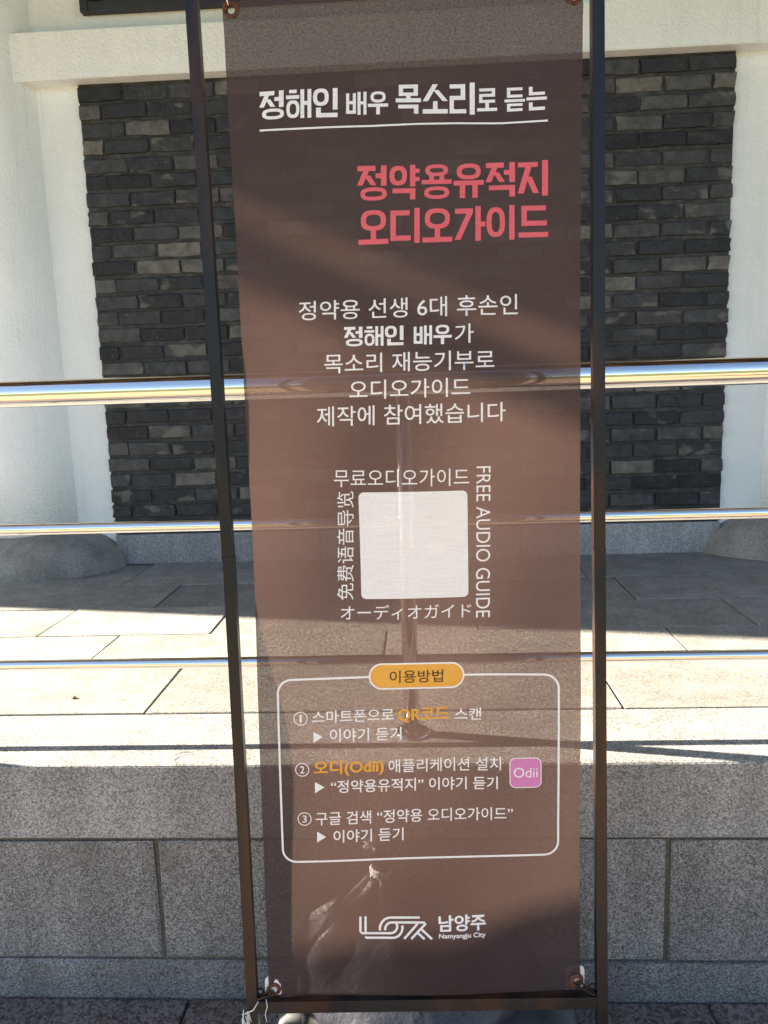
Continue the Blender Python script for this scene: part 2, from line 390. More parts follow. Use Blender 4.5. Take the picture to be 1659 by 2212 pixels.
# brick panel
bm = bmesh.new(); box(bm, BX0-.001, BX1+.001, 3.7555, 3.80, BZ0, BZ1+.004); panel = hpart('brick_panel', bm, M['mortar'])
NR = 27; CH = (BZ1-BZ0)/NR; PL = (BX1-BX0+.012)/14; BL, BH = PL-.012, CH-.0175
def brick_bm(bm, Lb, Hb, rnd, off=(0, 0, 0)):
    nx, nz = (5, 2) if Lb > .12 else (3, 2)
    def outline(ins, y, jy):
        g = []
        for j in range(nz+1):
            row = []
            for i in range(nx+1):
                x = -Lb/2+Lb*i/nx; z = -Hb/2+Hb*j/nz
                if i == 0: x += ins
                if i == nx: x -= ins
                if j == 0: z += ins
                if j == nz: z -= ins
                e = .0030 if (i in (0, nx) or j in (0, nz)) else .001
                row.append(Vector((off[0]+x+rnd.uniform(-e, e)*1.5, off[1]+y+rnd.uniform(-jy, jy), off[2]+z+rnd.uniform(-e, e))))
            g.append(row)
        return g
    f = outline(.0035, -.003, .0009); F = [[bm.verts.new(p) for p in r] for r in f]
    for j in range(nz):
        for i in range(nx): bm.faces.new((F[j][i], F[j][i+1], F[j+1][i+1], F[j+1][i]))
    idx = [(0, i) for i in range(nx+1)]+[(j, nx) for j in range(1, nz+1)]+[(nz, i) for i in range(nx-1, -1, -1)]+[(j, 0) for j in range(nz-1, 0, -1)]
    m1 = outline(0, .0, .0006); A = [F[j][i] for j, i in idx]; B = [bm.verts.new(m1[j][i]) for j, i in idx]
    Cc = [bm.verts.new(v.co+Vector((0, .022, 0))) for v in B]
    n = len(A)
    for k in range(n):
        bm.faces.new((A[k], B[k], B[(k+1) % n], A[(k+1) % n])); bm.faces.new((B[k], Cc[k], Cc[(k+1) % n], B[(k+1) % n]))
rb = random.Random(3); vf, vh = [], []
for k in range(10):
    bm = bmesh.new(); brick_bm(bm, BL, BH, rb); bmesh.ops.recalc_face_normals(bm, faces=bm.faces); me = bpy.data.meshes.new('brick'); bm.to_mesh(me); bm.free(); me.materials.append(M['brick']); vf.append(me)
for k in range(5):
    bm = bmesh.new(); brick_bm(bm, PL/2-.012, BH, rb); bmesh.ops.recalc_face_normals(bm, faces=bm.faces); me = bpy.data.meshes.new('brick'); bm.to_mesh(me); bm.free(); me.materials.append(M['brick']); vh.append(me)
spots = []
for r in range(NR):
    z = BZ1-CH*(r+.5)-.003; x = BX0
    if r % 2 == 0: cells = [(BX0+PL*k+BL/2, 1) for k in range(14)]
    else: cells = [(BX0+(PL/2-.012)/2, 0)]+[(BX0+PL*(k+.5)+BL/2, 1) for k in range(13)]+[(BX1-(PL/2-.012)/2, 0)]
    tilt = rb.uniform(-.002, .002)
    for x, full in cells: spots.append((x+rb.uniform(-.003, .003)+(rb.uniform(-.004, .003) if x < BX0+.2 else rb.uniform(-.003, .004) if x > BX1-.2 else 0), z+tilt*(x)+rb.uniform(-.0022, .0022), full))
spots.sort(key=lambda s: -abs(s[0]+.04))
bs = bmesh.new()
for n, (x, z, full) in enumerate(spots):
    y = 3.7475+rb.uniform(-.004, .004)
    if n < 300:
        o = link('brick', rb.choice(vf if full else vh), None, panel)
        o.location = (x, y, z); o.rotation_euler = (rb.uniform(-.02, .02), rb.uniform(-.008, .008), rb.uniform(-.015, .015))
    else: brick_bm(bs, BL if full else PL/2-.012, BH, rb, (x, y, z))
o = from_bm('brick_field', bs, M['brick'], None); o.parent = panel; o['kind'] = 'stuff'
# dark lattice window above the lintel
wx0, _, wz0 = onY(176.8, 30.8, 3.745); wx1 = BX0+BX1-wx0; wz1 = wz0+.95
win = hp(empty('window', (0, 0, 0)))
def wpart(name, bm, m):
    o = from_bm(name, bm, m, None); o.parent = win; return o
bm = bmesh.new(); box(bm, wx0+.02, wx1-.02, 3.756, 3.767, wz0+.02, wz1-.02); wpart('backing_panel', bm, M['wood'])
for a, b, c_, d in ((wx0, wx0+.036, wz0, wz1), (wx1-.036, wx1, wz0, wz1)):
    bm = bmesh.new(); box(bm, a, b, 3.722, 3.767, c_, d, .003); wpart('stile', bm, M['wood'])
for c_, d in ((wz0, wz0+.042), (wz1-.042, wz1)):
    bm = bmesh.new(); box(bm, wx0+.037, wx1-.037, 3.7235, 3.766, c_, d, .003); wpart('frame_rail', bm, M['wood'])
n = 30; P = (wx1-wx0-.072)/n
for k in range(n):
    xa = wx0+.036+P*k
    for s in (0, 1):
        bm = bmesh.new()
        H = math.floor((wz1-wz0-.084)/P)
        for lev in range(H):
            za = wz0+.042+lev*P; up = (lev+s) % 2 == 0
            p0 = Vector((xa if up else xa+P, 3.742+.004*s, za)); p1 = Vector((xa+P if up else xa, 3.742+.004*s, za+P))
            dd = (p1-p0).normalized(); nn = Vector((-dd.z, 0, dd.x))*.007
            vs = [bm.verts.new(q+Vector((0, yy, 0))) for yy in (-.006, .010) for q in (p0-nn, p1-nn, p1+nn, p0+nn)]
            for f in ((0, 1, 2, 3), (4, 7, 6, 5), (0, 4, 5, 1), (1, 5, 6, 2), (2, 6, 7, 3), (3, 7, 4, 0)): bm.faces.new([vs[i] for i in f])
        wpart('lattice_bar', bm, M['wood'])
# roof: deep eaves, seen only as shade and in the rails
ez = 4.02; RX0, RX1 = -6.42, CXR+BAY+1.1
bm = bmesh.new()
for (ya, za, yb, zb_) in ((.95, ez, 6.4, 7.4), (11.8, ez, 6.4, 7.4)):
    vs = [bm.verts.new(p) for p in ((RX0, ya, za), (RX1, ya, za), (RX1, yb, zb_), (RX0, yb, zb_))]
    vt = [bm.verts.new(v.co+Vector((0, 0, .22))) for v in vs]
    bm.faces.new(vs); bm.faces.new(vt[::-1])
    for i in range(4): bm.faces.new((vs[i], vs[(i+1) % 4], vt[(i+1) % 4], vt[i]))
roof = hpart('roof', bm, M['tile'])
k = 0; x = RX0+.5
while x < RX1-.1:
    bm = bmesh.new(); tube(bm, [(x, 1.0, ez-.05), (x, 3.9, ez-.05+2.9*.477)], .05, 10)
    o = from_bm('rafter', bm, M['wood_brown'], None, True); o.parent = roof; x += .32

# ------------------------------------------------------------------ stainless railing on the kerb
RY = 1.7745
rail = empty('steel_railing', (0, RY, TZ)); tag(rail, 'polished stainless steel railing with three horizontal pipes standing on granite kerb', 'railing')
def rpart(name, bm, parent=rail, smooth=True):
    o = from_bm(name, bm, M['steel_post' if name == 'post' else 'steel'], None, smooth); o.parent = parent
    if parent is rail: o.matrix_parent_inverse = Matrix.Translation((0, -RY, -TZ))
    return o
def flat_caps(o):
    for p in o.data.polygons: p.use_smooth = len(p.vertices) == 4
    return o
tz = CAMH+.0184; mz = CAMH-.2978; lz = CAMH-.6327
for nm, z, r in (('top_rail', tz, .03025), ('rail_pipe', mz, .0130), ('rail_pipe', lz, .0127)):
    bm = bmesh.new(); tube(bm, [(-4.2+.7*k, RY, z) for k in range(13)], r, 64 if nm == 'top_rail' else 40); flat_caps(rpart(nm, bm))
for px in (-.039-1.75, -.039, -.039+1.75):
    bm = bmesh.new(); tube(bm, [(px, RY, TZ), (px, RY, TZ+.4), (px, RY, tz-.028)], .0190, 40); p = flat_caps(rpart('post', bm))
    bm = bmesh.new(); lathe(bm, [(.044, 0), (.044, .004), (.038, .010), (.022, .013)], (px, RY, TZ), 40); flat_caps(rpart('flange', bm, p))

# ------------------------------------------------------------------ banner stand
def kink(z, a): return a[0]+(a[1]-a[0])*(z+.3)/(.95) if z > -.3 else a[0]+(a[2]-a[0])*(z+.3)/(-.89)
SYAW = math.radians(1.6)
def S(s, z, n=0.0):
    "point of the leaning stand: s across, z height relative to the camera, n towards the camera"
    xc = kink(z, (-.0207, -.0287, -.0167)); yc = kink(z, (1.405, 1.426, 1.357))
    return Vector((xc+s*math.cos(SYAW)+n*math.sin(SYAW), yc+s*math.sin(SYAW)-n*math.cos(SYAW), z+CAMH))
def px(x, y):
    "photo pixel -> (s, z) on the stand's plane"
    r = ray(x, y); s = z = 0.0; D = 1.4
    for _ in range(12):
        z = r[2]/r[1]*D; X = r[0]/r[1]*D
        xc = kink(z, (-.0207, -.0287, -.0167)); s = (X-xc)/math.cos(SYAW)
        D = kink(z, (1.405, 1.426, 1.357))+s*math.sin(SYAW)
    return s, z
stand = empty('banner_stand', (-.02, 1.36, 0)); tag(stand, 'black square tube banner stand on grey plastic foot holding the brown banner', 'banner stand')
def child(o, parent):
    o.parent = parent; o.matrix_parent_inverse = parent.matrix_world.inverted() if parent.type != 'EMPTY' else Matrix.Translation(-parent.location); return o
def spart(name, bm, m, parent=stand, smooth=False): return child(from_bm(name, bm, m, None, smooth), parent)
W2 = .35; TW = .0205
def bar(bm, s0, s1, z0, z1, n0, n1, bev=.0015, steps=1):
    vs = []
    for k in range(steps+1):
        z = z0+(z1-z0)*k/steps
        vs.append([bm.verts.new(S(s, z, n)) for s, n in ((s0, n0), (s1, n0), (s1, n1), (s0, n1))])
    fs = [bm.faces.new(vs[0]), bm.faces.new(vs[-1][::-1])]
    for a, b in zip(vs, vs[1:]):
        for i in range(4): fs.append(bm.faces.new((a[i], b[i], b[(i+1) % 4], a[(i+1) % 4])))
    if bev: bmesh.ops.bevel(bm, geom=[e for e in bm.edges if len(e.link_faces) == 2 and e.calc_face_angle(0) > .5], offset=bev, segments=2, affect='EDGES')
zg = -CAMH; zs = px(890, 1194)[1]; ztop = .80
zbar0, zbar1 = px(923, 2176)[1], px(923, 2151)[1]
for sgn in (-1, 1):
    a, b = sorted((sgn*W2, sgn*(W2-TW)))
    bm = bmesh.new(); bar(bm, a, b, zs+.0035, ztop, -TW/2, TW/2, .0016, 4); spart('upper_post', bm, M['black'])
    bm = bmesh.new(); bar(bm, a+.0006, b+.0006, zg, zs-.0035, -TW/2, TW/2, .0016, 4); spart('lower_post', bm, M['black'])
    bm = bmesh.new(); bar(bm, a-.0008, b+.0008, zs-.0032, zs+.0032, -TW/2-.0008, TW/2+.0008, .0008); spart('collar', bm, M['black'])
bm = bmesh.new(); bar(bm, -W2+TW+.0006, W2-TW, zbar0, zbar1, -TW/2, TW/2, .0016); spart('bottom_bar', bm, M['black'])
bm = bmesh.new(); bar(bm, -W2+TW+.0002, W2-TW-.0002, ztop-.022, ztop-.002, -TW/2, TW/2, .0016); spart('top_bar', bm, M['black'])
# grey plastic foot
def foot():
    bm = bmesh.new(); prof = [(.0, .0, 0), (.0, .03, 0), (.006, .07, 0), (.018, .098, 0), (.035, .110, 0), (.062, .113, 0), (.072, .104, 0), (.10, .100, 0)]
    rings = []
    cx, cy, hx, hy, R = -.02, 1.352, .325, .235, .07
    for ins, z, _ in prof:
        ring = []
        for q, (sx, sy) in enumerate(((1, 1), (-1, 1), (-1, -1), (1, -1))):
            for k in range(9):
                a = math.pi/2*q+math.pi/2*k/8; r = max(.01, R-ins*.5)
                ring.append(bm.verts.new((cx+sx*(hx-ins-r)+r*math.cos(a), cy+sy*(hy-ins-r)+r*math.sin(a), z)))
        rings.append(ring)
    for A, B in zip(rings, rings[1:]):
        n = len(A)
        for k in range(n): bm.faces.new((A[k], A[(k+1) % n], B[(k+1) % n], B[k]))
    bm.faces.new(rings[-1]); bm.faces.new(rings[0][::-1]); return bm
ft = spart('foot_tank', foot(), M['base_plastic'], stand, True)
bm = bmesh.new(); lathe(bm, [(.026, 0), (.026, .012), (.022, .017)], (-.22, 1.20, .099), 24); spart('filler_cap', bm, M['black'], ft)
for sgn in (-1, 1):   # eyelets on the posts that the chains hook into
    for zz in (zbar1+.014, ztop-.06):
        bm = bmesh.new(); joint_ring(bm, S(sgn*(W2-TW-.006), zz, 0), (0, 1, 0), .0065, .0018, 16, 6); spart('eyelet', bm, M['iron'], stand, True)

# ------------------------------------------------------------------ the banner
ban = empty('mesh_banner', S(0, -1.17)); tag(ban, 'brown perforated mesh banner printed with white and red Korean lettering', 'banner')
BT = .655                                                   # top edge
BB = px(919, 2146)[1]
EL = [(z, px(*p)[0]) for z, p in ((.6, (483.5, 60)), (-.2, (541.5, 1100)), (-1.16, (582, 2148)))]
ER = [(z, px(*p)[0]) for z, p in ((.6, (1259.5, 60)), (-.2, (1252, 1100)), (-1.16, (1255, 2143)))]
def interp(tab, z):
    tab = sorted(tab)
    return float(np.interp(z, [t[0] for t in tab], [t[1] for t in tab]))
def wave(s, z):
    u = (s+.3)/.6; v = (z+1.2)/1.85
    w_ = .0055*math.sin(7.5*s+4.2*z+.6)+.0026*math.sin(15*s-6*z)+.0022*math.sin(11*z+2.0)
    w_ += .006*math.exp(-((u-.5)**2)/.05)*math.sin(math.pi*min(1, max(0, v)))
    for cu, cv in ((0, 0), (1, 0), (0, 1), (1, 1)):            # creases running out of the tied corners
        du, dv = u-cu, (v-cv)*3; d = math.hypot(du, dv)
        w_ += .0034*math.exp(-d*4)*math.cos(7*math.atan2(dv, du))
    return w_
def B(s, z, n=0.0): return S(s, z, wave(s, z)+n)
def uvset(me, coords):
    uv = me.uv_layers.new(name='weave')
    for lp in me.loops: uv.data[lp.index].uv = coords[lp.vertex_index]
def flat_mesh(name, pts, faces, m, lift, parent=ban, smooth=True):
    me = bpy.data.meshes.new(name); me.from_pydata([B(s, z, lift) for s, z in pts], [], faces); uvset(me, pts)
    return child(link(name, me, m, None, smooth), parent)
nu, nv = 44, 130; pts = []
for j in range(nv+1):
    z = BB+(BT-BB)*j/nv
    for i in range(nu+1):
        a, b = interp(EL, z), interp(ER, z)
        scal = .0035*(math.sin(math.pi*i/nu)**2)*(1 if j == 0 else 0)
        pts.append((a+(b-a)*i/nu, z+scal))
fab = flat_mesh('fabric', pts, [(j*(nu+1)+i, j*(nu+1)+i+1, (j+1)*(nu+1)+i+1, (j+1)*(nu+1)+i) for j in range(nv) for i in range(nu)], M['fabric'], 0)

# --- print
def zt(region, scale):
    x0, y0 = region
    return lambda x, y: px((x0+x/scale)/1.8517, (y0+y/scale)/1.8517)
T2, T5, T7, T8, T9, T10 = zt((850, 0), 1.0369), zt((950, 1050), 1.1441), zt((950, 1800), 1.1441), zt((1000, 2550), 1.185), zt((900, 3300), 1.0369), zt((1050, 3350), 2.37)
def rect_of(T, xl, ylb, ylt, xr, yrb, yrt):
    "corners of a line of type: returns a map from the unit square to the banner"
    a, b, c, d = T(xl, ylb), T(xr, yrb), T(xl, ylt), T(xr, yrt)
    def f(u, v):
        return tuple((a[i]*(1-u)+b[i]*u)*(1-v)+(c[i]*(1-u)+d[i]*u)*v for i in (0, 1))
    return f
LIFT = .0009
def glyph_mesh(body, off):
    cu = bpy.data.curves.new('type', 'FONT'); cu.body = body; cu.offset = off; cu.resolution_u = 6
    o = bpy.data.objects.new('type', cu); col.objects.link(o)
    dg = bpy.context.evaluated_depsgraph_get(); me = bpy.data.meshes.new_from_object(o.evaluated_get(dg))
    V = [(v.co.x, v.co.y) for v in me.vertices]; F = [tuple(p.vertices) for p in me.polygons]
    bpy.data.objects.remove(o); bpy.data.curves.remove(cu); bpy.data.meshes.remove(me); return V, F
def text(body, f, m, off=0.0, rot=None, lift=LIFT):
    bold = off if off > .012 else 0
    V, F = glyph_mesh(body, .006 if bold else off)
    if bold:
        V0, F0 = V, F; V, F = [], []
        for dx, dy in ((-bold, 0), (bold, 0), (0, bold*.7), (0, -bold*.7)):
            b_ = len(V); V += [(x+dx, y+dy) for x, y in V0]; F += [tuple(i+b_ for i in f_) for f_ in F0]
    nb = len(V)//4
    xs = [v[0] for v in V]; ys = [v[1] for v in V]; x0, x1, y0, y1 = min(xs), max(xs), min(ys), max(ys)
    q = [((x-x0)/(x1-x0), (y-y0)/(y1-y0)) for x, y in V]
    if rot == 'cw': q = [(v, 1-u) for u, v in q]
    if rot == 'ccw': q = [(1-v, u) for u, v in q]
    if not bold: return flat_mesh('lettering', [f(u, v) for u, v in q], F, m, lift, fab)
    me = bpy.data.meshes.new('lettering'); pts = [f(u, v) for u, v in q]
    me.from_pydata([B(s, z, lift+.0001*(i//nb)) for i, (s, z) in enumerate(pts)], [], F); uvset(me, pts)
    return child(link('lettering', me, m, None, True), fab)
# heavy display lettering drawn stroke by stroke
def hv():
    R = lambda x0, y0, x1, y1: ('r', x0, y0, x1, y1)
    D_ = lambda x0, y0, x1, y1, w_: ('d', x0, y0, x1, y1, w_)
    O = lambda cx, cy, rx, ry, t, u: ('o', cx, cy, rx, ry, t, u)
    jeo = [R(0, .85, .60, 1), D_(.30, .87, .08, .44, .19), D_(.33, .72, .54, .44, .19), R(.60, .64, .79, .78), R(.78, .42, .97, 1)]
    return {
     '정': jeo+[O(.54, .19, .44, .19, .15, .11)],
     '적': jeo+[R(.10, .20, .97, .34), R(.78, 0, .97, .205)],
     '해': [R(.12, .88, .42, 1), R(0, .68, .52, .81), O(.27, .32, .26, .31, .13, .12), R(.57, 0, .72, 1), R(.85, 0, 1, 1), R(.715, .45, .855, .59)],
     '인': [O(.31, .70, .31, .30, .16, .13), R(.78, .26, .97, 1), R(.12, .145, .31, .34), R(.12, 0, .97, .15)],
     '배': [R(0, .05, .15, .95), R(.33, .05, .48, .95), R(.145, .05, .335, .19), R(.145, .47, .335, .61), R(.56, 0, .71, 1), R(.85, 0, 1, 1), R(.705, .45, .855, .58)],
     '우': [O(.5, .76, .37, .24, .15, .12), R(0, .33, 1, .47), R(.41, 0, .59, .335)],
     '목': [R(.12, .87, .88, 1), R(.12, .61, .88, .73), R(.12, .725, .29, .875), R(.71, .725, .88, .875), R(.41, .525, .59, .615), R(0, .39, 1, .53), R(.1, .18, .9, .31), R(.72, 0, .9, .185)],
     '소': [D_(.50, 1, .10, .42, .21), D_(.52, .80, .90, .42, .21), R(.41, .145, .59, .42), R(0, 0, 1, .15)],
     '리': [R(0, .84, .62, .98), R(.44, .585, .62, .845), R(0, .45, .62, .59), R(0, .135, .17, .455), R(0, 0, .66, .14), R(.80, -.05, 1, 1.02)],
     '로': [R(.1, .87, .9, 1), R(.74, .755, .9, .875), R(.1, .63, .9, .76), R(.1, .495, .26, .635), R(.1, .37, .9, .5), R(.41, .135, .59, .375), R(0, 0, 1, .14)],
     '듣': [R(.12, .88, .88, 1), R(.12, .695, .28, .885), R(.12, .58, .88, .70), R(0, .39, 1, .51), R(.12, .22, .88, .33), R(.12, .115, .28, .225), R(.12, 0, .88, .12)],
     '는': [R(.12, .765, .3, 1), R(.12, .64, .9, .77), R(0, .43, 1, .56), R(.12, .135, .3, .34), R(.12, 0, .9, .14)],
     '약': [O(.29, .70, .29, .28, .16, .13), R(.68, .38, .86, 1), R(.855, .77, 1, .89), R(.855, .53, 1, .65), R(.1, .19, .86, .33), R(.68, 0, .86, .195)],
     '용': [O(.5, .83, .38, .17, .15, .10), R(.25, .555, .41, .68), R(.59, .555, .75, .68), R(0, .43, 1, .56), O(.5, .18, .42, .18, .15, .105)],
     '유': [O(.5, .77, .40, .23, .16, .12), R(0, .37, 1, .51), R(.20, 0, .38, .375), R(.62, 0, .80, .375)],
     '지': [R(0, .84, .66, .98), D_(.35, .86, .09, .08, .20), D_(.36, .56, .60, .08, .20), R(.80, 0, 1, 1.03)],
     '오': [O(.5, .70, .42, .30, .17, .13), R(.41, .145, .59, .405), R(0, 0, 1, .15)],
     '디': [R(0, .82, .64, .97), R(0, .225, .18, .825), R(0, .08, .68, .23), R(.80, 0, .98, 1.03)],
     '가': [R(.02, .82, .62, .97), D_(.52, .84, .10, .05, .20), R(.70, 0, .88, 1.03), R(.875, .42, 1.03, .57)],
     '이': [O(.31, .54, .31, .44, .17, .14), R(.76, 0, .94, 1.03)],
     '드': [R(.1, .85, .92, 1), R(.1, .545, .28, .855), R(.1, .40, .95, .55), R(0, .06, 1, .21)]}
HV = hv()
def strokes(glyphs):
    V, F = [], []
    def add(p, f):
        b = len(V); V.extend(p); F.extend([tuple(i+b for i in q) for q in f])
    for ox, g in glyphs:
        for e in g:
            if e[0] == 'r': _, a, b, c, d = e; add([(ox+a, b), (ox+c, b), (ox+c, d), (ox+a, d)], [(0, 1, 2, 3)])
            elif e[0] == 'd': _, a, b, c, d, w_ = e; add([(ox+a-w_/2, b), (ox+c-w_/2, d), (ox+c+w_/2, d), (ox+a+w_/2, b)], [(0, 1, 2, 3)])
            else:
                _, cx, cy, rx, ry, tx, ty = e; n = 28; po, pi_ = [], []
                for k in range(n):
                    t = 2*math.pi*k/n; c_, s_ = math.cos(t), math.sin(t); ex = .78
                    c2, s2 = math.copysign(abs(c_)**ex, c_), math.copysign(abs(s_)**ex, s_)
                    po.append((ox+cx+rx*c2, cy+ry*s2)); pi_.append((ox+cx+(rx-tx)*c2, cy+(ry-ty)*s2))
                add(po+pi_, [(k, (k+1) % n, n+(k+1) % n, n+k) for k in range(n)])
    return V, F
def heavy(body, f, m):
    V, F = strokes([(i*1.07, HV[ch]) for i, ch in enumerate(body)])
    W_ = (len(body)-1)*1.07+1
    o = flat_mesh('lettering', [f(x/W_, y) for x, y in V], F, m, LIFT, fab); return o
heavy('정해인', rect_of(T2, 198, 503, 388, 524, 495, 375), M['p_white'])
heavy('배우', rect_of(T2, 556, 487, 393, 729, 480, 385), M['p_white'])
heavy('목소리', rect_of(T2, 760, 477, 358, 1088, 468, 343), M['p_white'])
heavy('로', rect_of(T2, 1098, 461, 366, 1181, 458, 362), M['p_white'])
heavy('듣는', rect_of(T2, 1212, 462, 362, 1387, 455, 357), M['p_white'])
heavy('정약용유적지', rect_of(T2, 602, 838, 695, 1392, 810, 667), M['p_red'])
heavy('오디오가이드', rect_of(T2, 606, 1018, 877, 1393, 990, 850), M['p_red'])
wt = .004
text('정약용 선생 6대 후손인', rect_of(T5, 280, 266, 178, 1280, 240, 145), M['p_white'], wt)
heavy('정해인', rect_of(T5, 488, 385, 296, 762, 379, 290), M['p_white']); heavy('배우', rect_of(T5, 806, 378, 292, 978, 374, 286), M['p_white'])
text('가', rect_of(T5, 992, 372, 285, 1078, 368, 280), M['p_white'], wt)
text('목소리 재능기부로', rect_of(T5, 397, 509, 420, 1172, 489, 400), M['p_white'], wt)
text('오디오가이드', rect_of(T5, 512, 628, 540, 1062, 612, 526), M['p_white'], wt)
text('제작에 참여했습니다', rect_of(T5, 362, 752, 660, 1224, 726, 637), M['p_white'], wt)
text('무료오디오가이드', rect_of(T7, 440, 172, 90, 1058, 160, 80), M['p_white'], 0)
text('FREE AUDIO GUIDE', rect_of(T7, 1091, 768, 73, 1156, 766, 71), M['p_white'], -.002, 'cw')
text('免费语音导览', rect_of(T7, 454, 690, 194, 531, 687, 190), M['p_white'], 0, 'ccw')
text('オーディオガイド', rect_of(T7, 472, 780, 712, 1070, 768, 700), M['p_white'], 0)
text('스마트폰으로', rect_of(T8, 296, 400, 342, 682, 390, 330), M['p_white'], .006)
text('QR코드', rect_of(T8, 700, 402, 332, 945, 397, 328), M['p_yellow'], .024)
text('스캔', rect_of(T8, 970, 392, 336, 1097, 390, 334), M['p_white'], .006)
text('이야기 듣기', rect_of(T8, 380, 487, 425, 718, 482, 420), M['p_white'], .008)
text('오디(Odii)', rect_of(T8, 303, 652, 574, 635, 646, 567), M['p_yellow'], .024)
text('애플리케이션 설치', rect_of(T8, 657, 638, 575, 1190, 632, 567), M['p_white'], .004)
text('“정약용유적지” 이야기 듣기', rect_of(T8, 385, 729, 668, 1175, 722, 661), M['p_white'], .008)
text('구글 검색 “정약용 오디오가이드”', rect_of(T8, 313, 882, 818, 1247, 868, 806), M['p_white'], .006)
text('이야기 듣기', rect_of(T8, 397, 966, 905, 728, 961, 899), M['p_white'], .008)
text('남양주', rect_of(T9, 885, 436, 370, 1082, 432, 366), M['p_white'], .022)
text('Namyangju City', rect_of(T9, 887, 468, 443, 1081, 465, 440), M['p_white'], .016)
# rules, frames, plates
def sub(poly, step=.012):
    out = []
    for a, b in zip(poly, poly[1:]):
        n = max(1, int(math.dist(a, b)/step))
        out += [tuple(a[i]+(b[i]-a[i])*k/n for i in (0, 1)) for k in range(n)]
    return out+[poly[-1]]
def stroke_line(name, poly, w_, m, closed=False, lift=LIFT):
    P_ = sub(poly+([poly[0]] if closed else []))
    if closed: P_ = P_[:-1]
    n = len(P_); q = []
    for i, p in enumerate(P_):
        a = P_[i-1] if (closed or i) else p; b = P_[(i+1) % n] if (closed or i < n-1) else p
        dx, dz = b[0]-a[0], b[1]-a[1]; l = math.hypot(dx, dz) or 1
        q += [(p[0]-dz/l*w_/2, p[1]+dx/l*w_/2), (p[0]+dz/l*w_/2, p[1]-dx/l*w_/2)]
    F = [(2*i, 2*i+1, 2*((i+1) % n)+1, 2*((i+1) % n)) for i in range(n if closed else n-1)]
    return flat_mesh(name, q, F, m, lift, fab)
def rrect(T, tl, tr, br, bl, rad, seg=8):
    c = [T(*tl), T(*tr), T(*br), T(*bl)]; out = []
    for i in range(4):
        p, a, b = Vector(c[i]), Vector(c[i-1]), Vector(c[(i+1) % 4])
        u, v = (a-p).normalized(), (b-p).normalized(); o_ = p+(u+v)*rad
        for k in range(seg+1):
            t = math.pi/2*k/seg; q = o_-v*rad*math.cos(t)-u*rad*math.sin(t); out.append((q.x, q.y))
    return out
def plate(name, poly, m, lift):
    P_ = sub(poly+[poly[0]], .015)[:-1]; cx = sum(p[0] for p in P_)/len(P_); cz = sum(p[1] for p in P_)/len(P_); rings = []
    V, F = [], []; n = len(P_)
    for t in (1, .8, .6, .4, .2): V += [(cx+(p[0]-cx)*t, cz+(p[1]-cz)*t) for p in P_]
    V.append((cx, cz))
    for r in range(4): F += [(r*n+k, r*n+(k+1) % n, (r+1)*n+(k+1) % n, (r+1)*n+k) for k in range(n)]
    F += [(4*n+k, 4*n+(k+1) % n, 5*n) for k in range(n)]
    return flat_mesh(name, V, F, m, lift, fab)
stroke_line('underline', [T2(198, 546), T2(420, 540), T2(660, 530), T2(850, 517), T2(1000, 511), T2(1200, 510), T2(1391, 500)], .0030, M['p_white'])
plate('white_square', rrect(T7, (553, 195), (1050, 182), (1057, 672), (567, 683), .0095), M['p_white'], LIFT)
box_ = rrect(T8, (131, 200), (1460, 170), (1463, 1035), (160, 1055), .026)
# open the frame where the yellow tab sits
ptl, ptr, pbr, pbl = (567, 123), (1013, 119), (1013, 235), (567, 239)
tab = rrect(T8, ptl, ptr, pbr, pbl, abs(T8(567, 123)[1]-T8(567, 239)[1])/2*.995, 12)
tl_, tr_ = T8(572, 183), T8(1008, 178)
line = [tr_]+box_[9:]+box_[:9]+[tl_]
stroke_line('frame_line', line, .0038, M['p_white'])
plate('yellow_tab', tab, M['p_yellow'], LIFT)
stroke_line('tab_outline', tab, .0030, M['p_white'], True, LIFT*1.9)
text('이용방법', rect_of(T8, 662, 213, 154, 915, 210, 151), M['p_dark'], .004, None, LIFT*1.9)
def ring_num(cx, cy, r, d):
    c = T8(cx, cy); R_ = abs(T8(cx+r, cy)[0]-c[0])
    stroke_line('number_ring', [(c[0]+R_*math.cos(t*math.pi/16), c[1]+R_*math.sin(t*math.pi/16)) for t in range(32)], .0016, M['p_white'], True)
    text(d, rect_of(T8, cx-(5 if d == '1' else 10), cy+17, cy-17, cx+(5 if d == '1' else 10), cy+17, cy-17), M['p_white'], .006)
for c in ((242, 378, 31, '1'), (250, 617, 31, '2'), (261, 850, 31, '3')): ring_num(*c)
for tri in (((303, 440), (303, 490), (347, 463)), ((310, 675), (310, 728), (355, 700)), ((320, 910), (320, 962), (362, 937))):
    flat_mesh('arrow', [T8(*p) for p in tri], [(0, 1, 2)], M['p_white'], LIFT, fab)
app = rrect(T8, (1231, 572), (1378, 567), (1380, 708), (1233, 713), .011)
plate('pink_square', app, M['p_pink'], LIFT); stroke_line('square_outline', app, .0016, M['p_white'], True, LIFT*1.9)
text('Odii', rect_of(T8, 1250, 664, 617, 1363, 661, 614), M['p_white'], -.002, None, LIFT*1.9)
def arc(cx, cy, rx, ry, a0, a1, n=14): return [(cx+rx*math.cos(math.radians(a0+(a1-a0)*k/n)), cy-ry*math.sin(math.radians(a0+(a1-a0)*k/n))) for k in range(n+1)]
lw = abs(T10(22, 900)[0]-T10(0, 900)[0])
